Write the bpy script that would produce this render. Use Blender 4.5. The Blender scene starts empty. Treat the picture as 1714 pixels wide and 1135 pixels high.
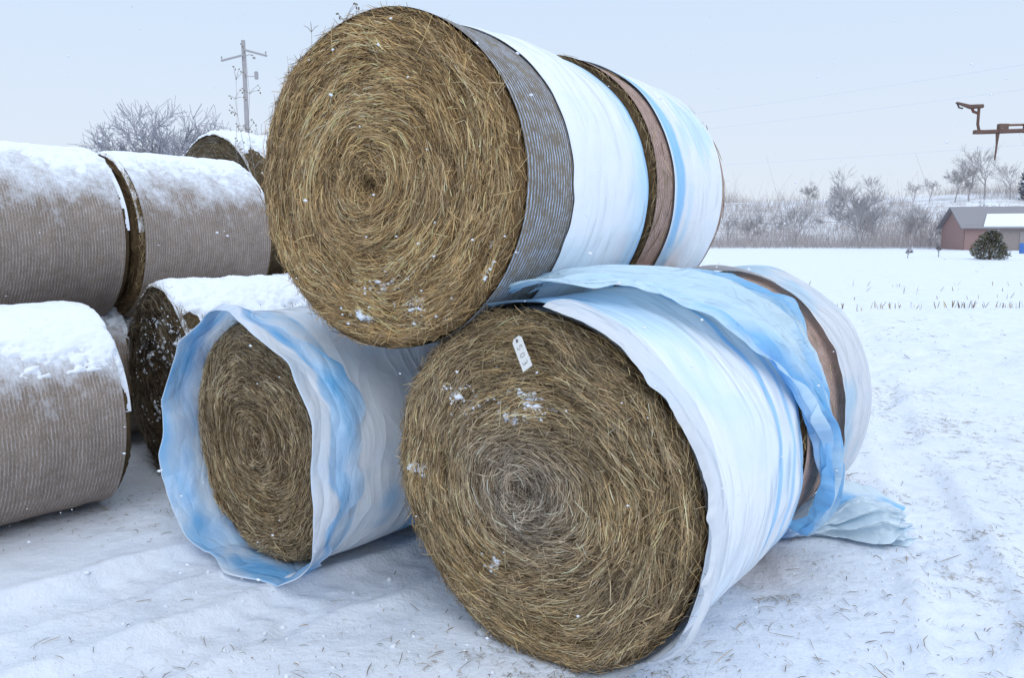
import bpy, math, random
import numpy as np
from mathutils import Vector, Matrix
random.seed(5); rng=np.random.default_rng(5)
S=bpy.context.scene; COL=S.collection
PI=math.pi
# ------------------------------------------------------------ noise
def _h(i,j,k,seed):
    M=np.uint64(0xffffffff)
    a=(i.astype(np.int64)+100000).astype(np.uint64); b=(j.astype(np.int64)+100000).astype(np.uint64); c=(k.astype(np.int64)+100000).astype(np.uint64)
    h=(a*np.uint64(374761393)+b*np.uint64(668265263)+c*np.uint64(2147483647)+np.uint64(seed*7919+13))&M
    h=((h^(h>>np.uint64(13)))*np.uint64(1274126177))&M
    h=((h^(h>>np.uint64(15)))*np.uint64(2246822519))&M
    return ((h^(h>>np.uint64(16)))&M).astype(np.float64)/4294967295.0
def vn(x,y,z=0.0,seed=0):
    x,y,z=np.broadcast_arrays(np.asarray(x,float),np.asarray(y,float),np.asarray(z,float))
    xi=np.floor(x);yi=np.floor(y);zi=np.floor(z)
    fx=x-xi;fy=y-yi;fz=z-zi
    fx=fx*fx*(3-2*fx);fy=fy*fy*(3-2*fy);fz=fz*fz*(3-2*fz)
    r=0
    for a in (0,1):
        for b in (0,1):
            for c in (0,1):
                w=(fx if a else 1-fx)*(fy if b else 1-fy)*(fz if c else 1-fz)
                r=r+w*_h(xi+a,yi+b,zi+c,seed)
    return r*2-1
def fbm(x,y,z=0.0,seed=0,o=4):
    r=0;a=.5;f=1.0
    for i in range(o):
        r=r+a*vn(np.asarray(x)*f,np.asarray(y)*f,np.asarray(z)*f,seed+i); a*=.5; f*=2.03
    return r
def ridge(x,y,z=0.0,seed=0,o=3):
    r=0;a=.5;f=1.0
    for i in range(o):
        r=r+a*(1-2*np.sqrt(vn(np.asarray(x)*f,np.asarray(y)*f,np.asarray(z)*f,seed+i)**2+.004)); a*=.45; f*=2.1
    return r
def sm(a,b,x):
    t=np.clip((np.asarray(x,float)-a)/(b-a),0,1); return t*t*(3-2*t)
# ------------------------------------------------------------ mesh helpers
def mkmesh(name,V,F,mats,col=None,cyl=None,mi=None,smooth=True):
    V=np.ascontiguousarray(np.asarray(V,dtype=np.float32).reshape(-1,3))
    me=bpy.data.meshes.new(name)
    if isinstance(F,np.ndarray):
        F=F.astype(np.int32); n,k=F.shape
        me.vertices.add(len(V)); me.vertices.foreach_set('co',V.ravel())
        me.loops.add(n*k); me.loops.foreach_set('vertex_index',F.ravel())
        me.polygons.add(n); me.polygons.foreach_set('loop_start',np.arange(0,n*k,k,dtype=np.int32))
        try: me.polygons.foreach_set('loop_total',np.full(n,k,dtype=np.int32))
        except Exception: pass
        me.update(calc_edges=True); me.validate()
    else:
        me.from_pydata([tuple(map(float,v)) for v in V],[],F); me.update()
    for m in (mats if isinstance(mats,(list,tuple)) else [mats]): me.materials.append(m)
    if mi is not None and len(mi)==len(me.polygons): me.polygons.foreach_set('material_index',np.asarray(mi,dtype=np.int32))
    if smooth: me.polygons.foreach_set('use_smooth',np.ones(len(me.polygons),dtype=bool))
    if col is not None:
        c=np.ones((len(V),4),dtype=np.float32); c[:,:3]=np.asarray(col).reshape(-1,3)
        a=me.color_attributes.new('Col','FLOAT_COLOR','POINT'); a.data.foreach_set('color',c.ravel())
    if cyl is not None:
        a=me.attributes.new('cyl','FLOAT_VECTOR','POINT'); a.data.foreach_set('vector',np.asarray(cyl,dtype=np.float32).ravel())
    me.update()
    return me
def obj(name,me,parent=None,**kw):
    o=bpy.data.objects.new(name,me); COL.objects.link(o)
    if parent: o.parent=parent
    for k,v in kw.items(): o[k]=v
    return o
def empty(name,loc,rotz=0,label=None,category=None,group=None):
    e=bpy.data.objects.new(name,None); e.empty_display_size=.2; COL.objects.link(e)
    e.location=loc; e.rotation_euler=(0,0,rotz)
    if label: e['label']=label
    if category: e['category']=category
    if group: e['group']=group
    return e
def gridF(nu,nv,off=0,wrap=False):
    i=np.arange(nu if wrap else nu-1); j=np.arange(nv-1)
    I,J=np.meshgrid(i,j,indexing='ij'); I2=(I+1)%nu
    return np.stack([I*nv+J,I2*nv+J,I2*nv+J+1,I*nv+J+1],-1).reshape(-1,4)+off
class MB:
    def __init__(s): s.V=[];s.F=[];s.C=[];s.M=[];s.n=0
    def add(s,V,F,c=(1,1,1),m=0):
        V=np.asarray(V,float).reshape(-1,3); s.V.append(V)
        s.F+= [tuple(int(q)+s.n for q in f) for f in F]; s.M+=[m]*len(F)
        s.C.append(np.tile(np.asarray(c,float),(len(V),1))); s.n+=len(V)
    def box(s,c,d,R=None,col=(1,1,1),m=0,tap=1.0):
        x,y,z=[q/2 for q in d]
        v=np.array([(-x,-y,-z),(x,-y,-z),(x,y,-z),(-x,y,-z),(-x*tap,-y*tap,z),(x*tap,-y*tap,z),(x*tap,y*tap,z),(-x*tap,y*tap,z)])
        if R is not None: v=v@np.array(R.to_3x3() if hasattr(R,'to_3x3') else R).T
        s.add(v+np.array(c),[(0,3,2,1),(4,5,6,7),(0,1,5,4),(1,2,6,5),(2,3,7,6),(3,0,4,7)],col,m)
    def tube(s,P,r,k=8,col=(1,1,1),m=0,cap=True):
        P=[np.array(p,float) for p in P]; rr=r if isinstance(r,(list,tuple,np.ndarray)) else [r]*len(P)
        V=[]
        for i,p in enumerate(P):
            d=P[min(i+1,len(P)-1)]-P[max(i-1,0)]; d=d/(np.linalg.norm(d)+1e-9)
            a=np.array((0,0,1.)) if abs(d[2])<.9 else np.array((1.,0,0))
            u=np.cross(d,a);u/=np.linalg.norm(u);w=np.cross(d,u)
            for q in range(k):
                t=2*PI*q/k; V.append(p+rr[i]*(u*math.cos(t)+w*math.sin(t)))
        F=[(i*k+q,i*k+(q+1)%k,(i+1)*k+(q+1)%k,(i+1)*k+q) for i in range(len(P)-1) for q in range(k)]
        if cap: F+=[tuple(range(k)),tuple(range((len(P)-1)*k,len(P)*k))]
        s.add(V,F,col,m)
    def mesh(s,name,mats,smooth=False):
        return mkmesh(name,np.concatenate(s.V),s.F,mats,np.concatenate(s.C),None,s.M,smooth)
# ------------------------------------------------------------ materials
def newmat(name):
    m=bpy.data.materials.new(name); m.use_nodes=True; nt=m.node_tree
    b=nt.nodes['Principled BSDF']; return m,nt,b
def N(nt,t,**kw):
    n=nt.nodes.new(t)
    for k,v in kw.items(): setattr(n,k,v)
    return n
def noise(nt,vec,scale,detail=4,rough=.6):
    n=N(nt,'ShaderNodeTexNoise'); n.inputs['Scale'].default_value=scale; n.inputs['Detail'].default_value=detail; n.inputs['Roughness'].default_value=rough
    if vec is not None: nt.links.new(vec,n.inputs['Vector'])
    return n.outputs['Fac']
def ramp(nt,fac,pts):
    r=N(nt,'ShaderNodeValToRGB'); e=r.color_ramp.elements
    while len(e)<len(pts): e.new(.5)
    for i,(p,c) in enumerate(pts):
        e[i].position=p; e[i].color=(c if len(c)==4 else (*c,1)) if not isinstance(c,(int,float)) else (c,c,c,1)
    nt.links.new(fac,r.inputs['Fac']); return r.outputs['Color']
def mix(nt,f,a,b,mode='MIX'):
    n=N(nt,'ShaderNodeMix',data_type='RGBA',blend_type=mode)
    for s,v in ((n.inputs[0],f),(n.inputs[6],a),(n.inputs[7],b)):
        if isinstance(v,(int,float)): s.default_value=v
        elif isinstance(v,tuple): s.default_value=(*v,1) if len(v)==3 else v
        else: nt.links.new(v,s)
    return n.outputs[2]
def mth(nt,op,a,b=None,c=None):
    n=N(nt,'ShaderNodeMath',operation=op)
    for i,v in enumerate((a,b,c)):
        if v is None: continue
        if isinstance(v,(int,float)): n.inputs[i].default_value=v
        else: nt.links.new(v,n.inputs[i])
    return n.outputs[0]
def bump(nt,h,st,dist,prev=None):
    n=N(nt,'ShaderNodeBump'); n.inputs['Strength'].default_value=st; n.inputs['Distance'].default_value=dist
    nt.links.new(h,n.inputs['Height'])
    if prev is not None: nt.links.new(prev,n.inputs['Normal'])
    return n.outputs['Normal']
def attr(nt,name,out='Color'):
    a=N(nt,'ShaderNodeAttribute',attribute_name=name); return a.outputs[out]
def mapping(nt,vec,sc):
    m=N(nt,'ShaderNodeMapping'); m.inputs['Scale'].default_value=sc; nt.links.new(vec,m.inputs['Vector']); return m.outputs['Vector']
def objco(nt): return N(nt,'ShaderNodeTexCoord').outputs['Object']

def mat_simple(name,col,rough=.8,var=.25,scale=8,bst=.3,bd=.01,useCol=False,metal=0,spec=.3):
    m,nt,b=newmat(name); o=objco(nt); f=noise(nt,o,scale,5)
    base=attr(nt,'Col') if useCol else col
    dark=mix(nt,1.0,base,(1-var,1-var,1-var),'MULTIPLY'); c=mix(nt,f,dark,base)
    nt.links.new(c,b.inputs['Base Color']); b.inputs['Roughness'].default_value=rough; b.inputs['Metallic'].default_value=metal
    b.inputs['Specular IOR Level'].default_value=spec
    nt.links.new(bump(nt,noise(nt,o,scale*3,4),bst,bd),b.inputs['Normal']); return m
M_straw=mat_simple('straw',None,.75,.3,40,.1,.002,True)
M_haybase=mat_simple('packed_hay',None,.95,.5,60,.8,.008,True,spec=.05)
def mat_net(name,hayA,hayB,net,period,linew,snowdust=0.0,netfac=.8,wobA=5.0):
    m,nt,b=newmat(name); c=attr(nt,'cyl','Vector')
    st=mapping(nt,c,(9,60,1)); f=noise(nt,st,1.0,6,.7)
    st2=mapping(nt,c,(60,160,1)); f2=noise(nt,st2,1.0,3,.7)
    hay=mix(nt,ramp(nt,f,[(.3,0.0),(.7,1.0)]),hayA,hayB)
    hay=mix(nt,ramp(nt,f2,[(.35,.6),(.65,0.0)]),hay,tuple(q*.35 for q in hayA))
    big=noise(nt,mapping(nt,c,(1.8,2.8,1)),1.0,6,.7)
    hay=mix(nt,ramp(nt,big,[(.35,.55),(.62,0.0)]),hay,tuple(q*.55 for q in hayA))
    sx=N(nt,'ShaderNodeSeparateXYZ'); nt.links.new(c,sx.inputs[0])
    wob=noise(nt,mapping(nt,c,(26,9,1)),1.0,3); wob2=noise(nt,mapping(nt,c,(2.0,1.5,1)),1.0,2)
    ph=mth(nt,'ADD',mth(nt,'MULTIPLY',sx.outputs['Y'],2*PI/period),mth(nt,'MULTIPLY',wob,wobA))
    ph=mth(nt,'ADD',ph,mth(nt,'MULTIPLY',wob2,9.0))
    w=mth(nt,'SINE',ph)
    brk=noise(nt,mapping(nt,c,(14,12,1)),1.0,6,.75)
    lm=ramp(nt,w,[(1-linew*1.6,0.0),(1-linew*.5,1.0)])
    lm=mth(nt,'MULTIPLY',lm,ramp(nt,brk,[(.40,.1),(.6,1.0)]))
    lm=mth(nt,'MULTIPLY',lm,netfac)
    col=mix(nt,lm,hay,net)
    if snowdust>0:
        g=N(nt,'ShaderNodeNewGeometry'); s2=N(nt,'ShaderNodeSeparateXYZ'); nt.links.new(g.outputs['Normal'],s2.inputs[0])
        sn=noise(nt,mapping(nt,c,(3.2,3.6,1)),1.0,12,.82)
        k=mth(nt,'ADD',mth(nt,'MULTIPLY',s2.outputs['Z'],.36),sn)
        col=mix(nt,ramp(nt,k,[(.76-snowdust*.5,0.0),(1.03-snowdust*.5,1.0)]),col,(.80,.84,.91))
    nt.links.new(col,b.inputs['Base Color']); b.inputs['Roughness'].default_value=.85; b.inputs['Specular IOR Level'].default_value=.15
    h=mix(nt,.5,f,f2); n1=bump(nt,h,.7,.010); n2=bump(nt,lm,.4,.004,n1)
    nt.links.new(n2,b.inputs['Normal']); return m
M_netblue=mat_net('blue_white_net',(.22,.18,.13),(.38,.31,.22),(.52,.64,.85),.0215,.55,0.0,.85,6.5)
M_netpink=mat_net('faded_red_net',(.38,.27,.21),(.52,.39,.31),(.74,.48,.44),.024,.62,0.0,.95,6.0)
M_netgrey=mat_net('weathered_net',(.30,.235,.19),(.46,.375,.32),(.60,.56,.55),.0205,.48,.36,.48,6.0)
def mat_plastic(name,trans=.12,fine=1.0,crease=.4,crump=0.0):
    m,nt,b=newmat(name); o=objco(nt); c=attr(nt,'cyl','Vector'); colr=attr(nt,'Col')
    f=noise(nt,mapping(nt,c,(1.2,9,1)),1.0,6,.65)
    f2=noise(nt,o,30,6,.75)
    f3=noise(nt,mapping(nt,c,(3,1.3,1)),1.0,5,.6)
    k=ramp(nt,f,[(.35,0.0),(.7,1.0)])
    cc=mix(nt,mth(nt,'MULTIPLY',k,.22),colr,(.88,.91,.95))
    cc=mix(nt,mth(nt,'MULTIPLY',ramp(nt,f3,[(.5,0.0),(.68,1.0)]),.26),cc,(.52,.76,.95))
    cc=mix(nt,mth(nt,'MULTIPLY',ramp(nt,f2,[(.45,0.0),(.7,1.0)]),.10),cc,(.68,.76,.87))
    nt.links.new(cc,b.inputs['Base Color']); b.inputs['Roughness'].default_value=.27; b.inputs['Specular IOR Level'].default_value=.5
    wv=N(nt,'ShaderNodeTexNoise'); wv.inputs['Scale'].default_value=2; nt.links.new(c,wv.inputs['Vector'])
    wp=N(nt,'ShaderNodeVectorMath',operation='MULTIPLY_ADD'); nt.links.new(wv.outputs['Color'],wp.inputs[0]); wp.inputs[1].default_value=(.3,.3,.3); nt.links.new(c,wp.inputs[2])
    def crs(scl,p):
        q=noise(nt,mapping(nt,wp.outputs[0],scl),1.0,1,.4); return mth(nt,'POWER',mth(nt,'MAXIMUM',mth(nt,'SUBTRACT',1.0,mth(nt,'MULTIPLY',mth(nt,'ABSOLUTE',mth(nt,'SUBTRACT',q,.5)),4.0)),0.0),p)
    n0=bump(nt,noise(nt,mapping(nt,c,(1.2,9,1)),1.0,4,.5),.25,.012*fine)
    n1=bump(nt,crs((1.6,6,1),2.0),crease,.020*fine,n0)
    n1=bump(nt,crs((4,13,1),3.0),crease*.6,.007*fine,n1)
    if crump>0:
        n1=bump(nt,crs((5,9,1),2.0),crump,.018,n1); n1=bump(nt,crs((13,22,1),2.0),crump*.7,.007,n1)
    n1=bump(nt,noise(nt,o,3.5,5,.5),.35,.04*fine,n1)
    nt.links.new(n1,b.inputs['Normal'])
    tr=N(nt,'ShaderNodeBsdfTranslucent'); nt.links.new(cc,tr.inputs['Color']); nt.links.new(n1,tr.inputs['Normal'])
    ms=N(nt,'ShaderNodeMixShader'); ms.inputs[0].default_value=trans
    out=nt.nodes['Material Output']; nt.links.new(b.outputs[0],ms.inputs[1]); nt.links.new(tr.outputs[0],ms.inputs[2]); nt.links.new(ms.outputs[0],out.inputs['Surface'])
    return m
M_plast=mat_plastic('blue_white_plastic_film',.06,1.0,.28)
M_loose=mat_plastic('loose_plastic_film',.28,1.1,.35,.18)
M_crump=mat_plastic('crumpled_plastic_film',.28,1.1,.45,.60)
def mat_snow():
    m,nt,b=newmat('snow'); o=objco(nt)
    c=mix(nt,noise(nt,o,6,5),(.80,.84,.91),(.87,.90,.95))
    nt.links.new(c,b.inputs['Base Color']); b.inputs['Roughness'].default_value=.6; b.inputs['Specular IOR Level'].default_value=.2
    n=bump(nt,noise(nt,o,10,6,.6),.4,.025); n=bump(nt,noise(nt,o,120,3,.7),.3,.003,n); nt.links.new(n,b.inputs['Normal']); return m
M_snow=mat_snow()
def mat_ground():
    m,nt,b=newmat('snow_ground'); g=N(nt,'ShaderNodeNewGeometry'); o=g.outputs['Position']; d=attr(nt,'Col')
    sx=N(nt,'ShaderNodeSeparateColor'); nt.links.new(d,sx.inputs[0])
    base=mix(nt,noise(nt,o,1.3,6,.6),(.73,.78,.87),(.87,.90,.95))
    ice=ramp(nt,noise(nt,o,3.0,7,.7),[(.42,0.0),(.62,1.0)])
    base=mix(nt,mth(nt,'MULTIPLY',ice,.34),base,(.62,.70,.82))
    f=noise(nt,mapping(nt,o,(13,13,13)),1.0,9,.84); f_b=noise(nt,mapping(nt,o,(1.8,2.4,2)),1.0,5,.7)
    k=mth(nt,'ADD',mth(nt,'ADD',mth(nt,'MULTIPLY',f,.78),mth(nt,'MULTIPLY',f_b,.32)),mth(nt,'MULTIPLY',sx.outputs['Red'],.26))
    dm=ramp(nt,k,[(.775,0.0),(.85,1.0)])
    dc=mix(nt,noise(nt,o,50,4),(.13,.10,.075),(.42,.36,.28))
    c=mix(nt,mth(nt,'MULTIPLY',dm,.75),base,dc)
    nt.links.new(c,b.inputs['Base Color']); b.inputs['Roughness'].default_value=.55; b.inputs['Specular IOR Level'].default_value=.3
    n=bump(nt,noise(nt,o,5,8,.66),.7,.05); n=bump(nt,noise(nt,o,28,6,.7),.55,.012,n); nt.links.new(n,b.inputs['Normal']); return m
M_ground=mat_ground()
# ------------------------------------------------------------ strands
PAL=np.array([(.54,.375,.18),(.46,.31,.145),(.31,.21,.10),(.67,.51,.29),(.17,.11,.06),(.38,.28,.15),(.50,.40,.265)])
def ribbons(p,d,e,n,L,w,kap,roll,lift,arch,bendR=None,K=3):
    Nn=len(p); out=np.zeros((Nn,K+1,2,3))
    wd=e*np.cos(roll)[:,None]+n*np.sin(roll)[:,None]
    for k in range(K+1):
        s=L*(k/K-.5); a=kap*s
        ks=np.where(np.abs(kap)<1e-4,1e-4,kap)
        q=p+d*(np.sin(ks*s)/ks)[:,None]+e*((1-np.cos(ks*s))/ks)[:,None]+n*(lift+arch*(1-(2*k/K-1)**2))[:,None]
        if bendR is not None: q=q-n*(s*s/(2*bendR))[:,None]
        ww=w*(1.0 if 0<k<K else .55)
        out[:,k,0]=q-wd*ww[:,None]/2; out[:,k,1]=q+wd*ww[:,None]/2
    idx=np.arange(Nn)[:,None]*(2*(K+1))
    F=np.concatenate([np.stack([idx[:,0]+2*k,idx[:,0]+2*k+1,idx[:,0]+2*k+3,idx[:,0]+2*k+2],-1) for k in range(K)])
    return out.reshape(-1,3),F
def strandcols(n,bright,K=3,sd=.27,tint=None):
    c=PAL[rng.choice(len(PAL),n,p=[.2,.19,.16,.13,.14,.08,.10])]*np.clip(rng.normal(1,sd,(n,1)),.35,1.7)*bright[:,None]
    if tint is not None: c=c*(1-tint[:,None])+tint[:,None]*(c.mean(1,keepdims=True)*np.array([1.12,1.0,.88])*1.0)
    return np.repeat(np.clip(c,0.01,.8),2*(K+1),axis=0)
# ------------------------------------------------------------ bales
class Bale:
    def __init__(s,name,label,P,phi,R,L,seed,nst=3000,bright=1.0,rim=300,sideN=0,greyc=0,squash=.02,group='round hay bales in the farmyard',wlen=1.0,irregular=.02,hue=(1,1,1),ell=0.0,sat=1.0,hollow=0,eang=135,rough=1.0):
        s.R=R;s.L=L;s.seed=seed;s.sq=squash;s.irr=irregular;s.ell=ell;s.ea=math.radians(eang);s.hol=hollow;s.rough=rough
        s.phi=math.radians(phi)
        s.root=empty(name,(P[0],P[1],P[2]-R),-s.phi,label,'hay bale',group)
        nt=240
        fr=np.concatenate([np.linspace(0,1,70)**.8*(R-.035)])
        prof=[(r,0.0,0) for r in fr]+[(R-.018,.006,0),(R-.005,.02,0),(R,.045,0)]
        prof+=[(R,y,1) for y in np.linspace(.08,L-.08,30)]
        prof+=[(R,L-.045,0),(R-.005,L-.02,0),(R-.018,L-.006,0)]+[(r,L,2) for r in np.linspace(1,0,16)*(R-.035)]
        t=np.arange(nt)*2*PI/nt
        A=np.array([q[0] for q in prof])[None,:]; Y=np.array([q[1] for q in prof])[None,:]; T=t[:,None]
        r=A*s.rf(T)/R*1.0
        fd=s.fdisp(A+0*T,T)
        face=np.array([q[2]==0 for q in prof])[None,:]&(Y<L/2)
        backf=np.array([q[2]==2 for q in prof])[None,:]
        Yd=Y+0*T
        Yd=np.where(face&(A<=R-.034),Yd-fd,Yd); Yd=np.where(backf,Yd+fd,Yd)
        nz=(fbm(np.cos(T)*6,np.sin(T)*6,Yd*14,seed+3)*.012+vn(np.cos(T)*30,np.sin(T)*30,Yd*40,seed+5)*.004)*rough
        edge=(A>R-.03)
        r=r+np.where(edge,nz*1.2-.006,0)
        V=np.stack([r*np.cos(T),Yd,R+r*np.sin(T)],-1)
        br=.5+.5*s.ring(A+0*T,T)
        c=np.array([.20,.135,.073])*(br[...,None]*.8+.45)*bright*np.array(hue)
        F=gridF(nt,len(prof),0,True); Vb=V.reshape(-1,3); Cb=c.reshape(-1,3)
        parts=[(Vb,F,Cb,0)]
        def addst(pv,pf,pc): parts.append((pv,pf,pc,1))
        if nst:
            n=nst
            rr=np.sqrt(rng.random(n))*(R-.012); th=rng.random(n)*2*PI
            px,pz=rr*np.cos(th),rr*np.sin(th)
            matt=fbm(px*5,pz*5,0,seed+70,3)
            dev=np.where(rng.random(n)<.82,rng.normal(0,.17,n)+matt*.8,rng.normal(0,.85,n))
            dev=np.where(rr<.12,rng.normal(0,.6,n),dev)
            rho=np.stack([np.cos(th),0*th,np.sin(th)],-1); tau=np.stack([-np.sin(th),0*th,np.cos(th)],-1)
            d=tau*np.cos(dev)[:,None]+rho*np.sin(dev)[:,None]; e=-rho*np.cos(dev)[:,None]+tau*np.sin(dev)[:,None]
            nn=np.tile(np.array([0,-1.,0]),(n,1))
            Ls=np.clip(rng.lognormal(math.log(.064),.55,n),.015,.24)*wlen; Ls=np.minimum(Ls,rr*1.6+.03)
            w=rng.uniform(.0009,.0031,n); w=np.where(rng.random(n)<.12,w*1.7,w)
            kap=np.clip(1/np.maximum(rr,.07),0,12)*rng.normal(1,.45,n)
            fd2=s.fdisp(rr,th)
            sc=s.rf(th)/R
            p=rho*(rr*sc)[:,None]+np.array([0,0,R]); p[:,1]=-fd2
            lift=rng.uniform(0,.011,n)
            lift=lift-np.clip(rr-(R-.04),0,1)*.7
            Vs,Fs=ribbons(p,d,e,nn,Ls,w,kap,rng.normal(0,.5,n),lift,rng.normal(.001,.004,n))
            rb=s.ring(rr,th)
            b2=(.74+.50*np.clip(.5+.6*rb,0,1))*bright*(.80+.30*lift/.011)*(1+.4*fbm(px*3.5,pz*3.5,0,seed+75,3))
            if hollow: b2=b2*(1-.45*np.exp(-(rr/.05)**2))
            tint=np.clip(sm(.55,.1,rr/R)*greyc+(1-sat)+.25*fbm(px*3,pz*3,0,seed+77,2),0,1)
            addst(Vs,Fs,strandcols(n,b2,tint=tint)*np.array(hue))
        if rim:
            n=rim; th=rng.random(n)*2*PI; yy=rng.uniform(-.005,.06,n)
            rho=np.stack([np.cos(th),0*th,np.sin(th)],-1); tau=np.stack([-np.sin(th),0*th,np.cos(th)],-1)
            ax=np.tile(np.array([0,1.,0]),(n,1)); dv=rng.normal(0,.5,n); ov=rng.normal(0.15,.25*rough,n)
            d=tau*np.cos(dv)[:,None]+ax*np.sin(dv)[:,None]+rho*ov[:,None]; d/=np.linalg.norm(d,axis=1,keepdims=True)
            e=ax*np.cos(dv)[:,None]-tau*np.sin(dv)[:,None]
            p=rho*(s.rf(th)-.004)[:,None]+np.array([0,0,R])+ax*yy[:,None]
            Vs,Fs=ribbons(p,d,e,rho,rng.uniform(.03,.11,n)*rough,rng.uniform(.0012,.003,n),rng.normal(0,3,n),rng.normal(0,.8,n),rng.uniform(-.004,.008,n),np.zeros(n),np.full(n,R))
            addst(Vs,Fs,strandcols(n,np.full(n,.95*bright))*np.array(hue))
        if sideN:
            n=sideN; th=rng.random(n)*2*PI; yy=rng.uniform(0.02,L-.02,n)
            rho=np.stack([np.cos(th),0*th,np.sin(th)],-1); tau=np.stack([-np.sin(th),0*th,np.cos(th)],-1)
            ax=np.tile(np.array([0,1.,0]),(n,1)); dv=rng.normal(0,.5,n)
            d=tau*np.cos(dv)[:,None]+ax*np.sin(dv)[:,None]; e=ax*np.cos(dv)[:,None]-tau*np.sin(dv)[:,None]
            p=rho*(s.rf(th))[:,None]+np.array([0,0,R])+ax*yy[:,None]
            Vs,Fs=ribbons(p,d,e,rho,rng.uniform(.05,.2,n),rng.uniform(.002,.005,n),rng.normal(0,2,n),rng.normal(0,.8,n),rng.uniform(0,.02,n),np.zeros(n),np.full(n,R))
            addst(Vs,Fs,strandcols(n,np.full(n,.8*bright))*np.array(hue))
        off=0;VV=[];FF=[];CC=[];MM=[]
        for v,f,c_,m_ in parts:
            VV.append(v);FF.append(f+off);CC.append(c_);MM.append(np.full(len(f),m_));off+=len(v)
        me=mkmesh('hay_roll',np.concatenate(VV),np.concatenate(FF),[M_haybase,M_straw],np.concatenate(CC),None,np.concatenate(MM))
        s.hay=obj('hay_roll',me,s.root)
    def rf(s,T):
        r=s.R*(1+s.irr*fbm(np.cos(T)*1.3+s.seed,np.sin(T)*1.3,0,s.seed+9,2)*1.6+s.ell*np.cos(2*(T-s.ea)))
        zz=-np.sin(T); lim=s.R*(1-s.sq)
        return np.where(zz*r>lim,lim/np.maximum(zz,.5),r)
    def ring(s,r,T):
        return fbm(r*24+.15*np.cos(T*1)+.4*fbm(r*np.cos(T)*4,r*np.sin(T)*4,0,s.seed+19,2),np.cos(T)*1.8,np.sin(T)*1.8,s.seed+20,4)*1.7
    def fdisp(s,r,T):
        q=r/s.R
        a=.022*s.ring(r,T)+.05*fbm(r*np.cos(T)*2.2,r*np.sin(T)*2.2,1.0,s.seed+30,3)+.022*s.rough*fbm(r*np.cos(T)*12,r*np.sin(T)*12,1.0,s.seed+33,3)
        a=a+.03*(1-q*q)-.05*np.exp(-(r/.05)**2)-s.hol*np.exp(-(r/.035)**2)
        return a*(1-sm(.88,.97,q)*.9)
    def shell(s,name,mat,y0,y1,extra=.008,nt=200,ny=40,t0=0,t1=2*PI,amp=.004,colf=None,rfun=None,label=None):
        T=np.linspace(t0,t1,nt)[:,None]; W=np.linspace(0,1,ny)[None,:]
        a=y0(T) if callable(y0) else y0+0*T; b=y1(T) if callable(y1) else y1+0*T
        Y=a+(b-a)*W
        C,Sn=np.cos(T)*s.R*1.5,np.sin(T)*s.R*1.5
        r=s.rf(T)+extra+amp*1.6*fbm(C,Sn,Y*9,s.seed+40,4)
        if rfun is not None: r=np.maximum(r+rfun(T,W,Y),s.rf(T)+.018)
        z=s.R+r*np.sin(T)
        V=np.stack([r*np.cos(T),Y,z],-1)
        c=None
        if colf is not None: c=colf(T+0*W,W+0*T,Y)
        cyl=np.stack([(T+0*Y)*s.R,Y,0*Y],-1)
        me=mkmesh(name,V.reshape(-1,3),gridF(nt,ny),mat,c if c is None else c.reshape(-1,3),cyl.reshape(-1,3))
        o=obj(name,me,s.root)
        if label: o['label']=label
        return o
    def snow(s,y0,y1,thr=.55,th=.06,k=3.0,nam=.45,extra=.02,nt=220,ny=130,skew=0.0):
        T=np.linspace(.02*PI,.98*PI,nt)[:,None]; Y=np.linspace(y0,y1,ny)[None,:]
        nz=fbm(np.cos(T)*2.2*s.R,Y*2.2,np.sin(T)*2.2*s.R,s.seed+60,5)*nam+fbm(T*16,Y*16,0,s.seed+61,5)*nam*.9
        m=np.clip((np.sin(T+skew)-thr+nz)*k,0,1)
        ed=np.sqrt(np.clip(np.minimum(Y-y0,y1-Y)/.10,0,1))
        h=m*ed*th*(1+.3*fbm(T*2,Y*2,0,s.seed+62,3))
        # the layer thins out to nothing at its lower edge
        r=s.rf(T)-.010+(extra+.010)*sm(0,.35,m*(.25+.75*ed))+h
        V=np.stack([r*np.cos(T),Y+0*T,s.R+r*np.sin(T)],-1)
        return obj('snow_cap',mkmesh('snow_cap',V.reshape(-1,3),gridF(nt,ny),M_snow),s.root)
    def specks(s,cl,n,size=.012,seed=1,cut=-.05):
        r2=np.random.default_rng(seed)
        for (cx,cz,sx,sz) in cl:
            V=[];F=[];off=0
            for i in range(n):
                a=r2.random()*2*PI; q=abs(r2.normal(0,1)); 
                x=cx+sx*q*math.cos(a)+.015*r2.normal(); z=cz+sz*q*math.sin(a)+.015*r2.normal(); rr=math.hypot(x,z)
                if vn(x*26,z*26,0,seed)<cut: continue
                if rr>s.R-.03: continue
                th=math.atan2(z,x); y=-float(s.fdisp(np.array([rr]),np.array([th]))[0])-.006
                sz0=size*r2.lognormal(0,.6)
                base=np.array([(1,0,0),(-1,0,0),(0,1,0),(0,-1,0),(0,0,1),(0,0,-1)],float)
                u=base*sz0*r2.uniform(.4,1.5,(6,3))*np.array([1.3,.5,.8]); V.append(u+np.array([x,y,s.R+z]))
                F.append(np.array([(0,2,4),(2,1,4),(1,3,4),(3,0,4),(2,0,5),(1,2,5),(3,1,5),(0,3,5)])+off); off+=6
            if V: obj('snow_patch',mkmesh('snow_patch',np.concatenate(V),np.concatenate(F),M_snow),s.root)
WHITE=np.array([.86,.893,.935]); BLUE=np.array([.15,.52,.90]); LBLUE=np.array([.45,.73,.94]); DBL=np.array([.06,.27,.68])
def lerpc(a,b,f): return a*(1-f[...,None])+b*f[...,None]
full=(-.5*PI,1.5*PI)
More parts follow.
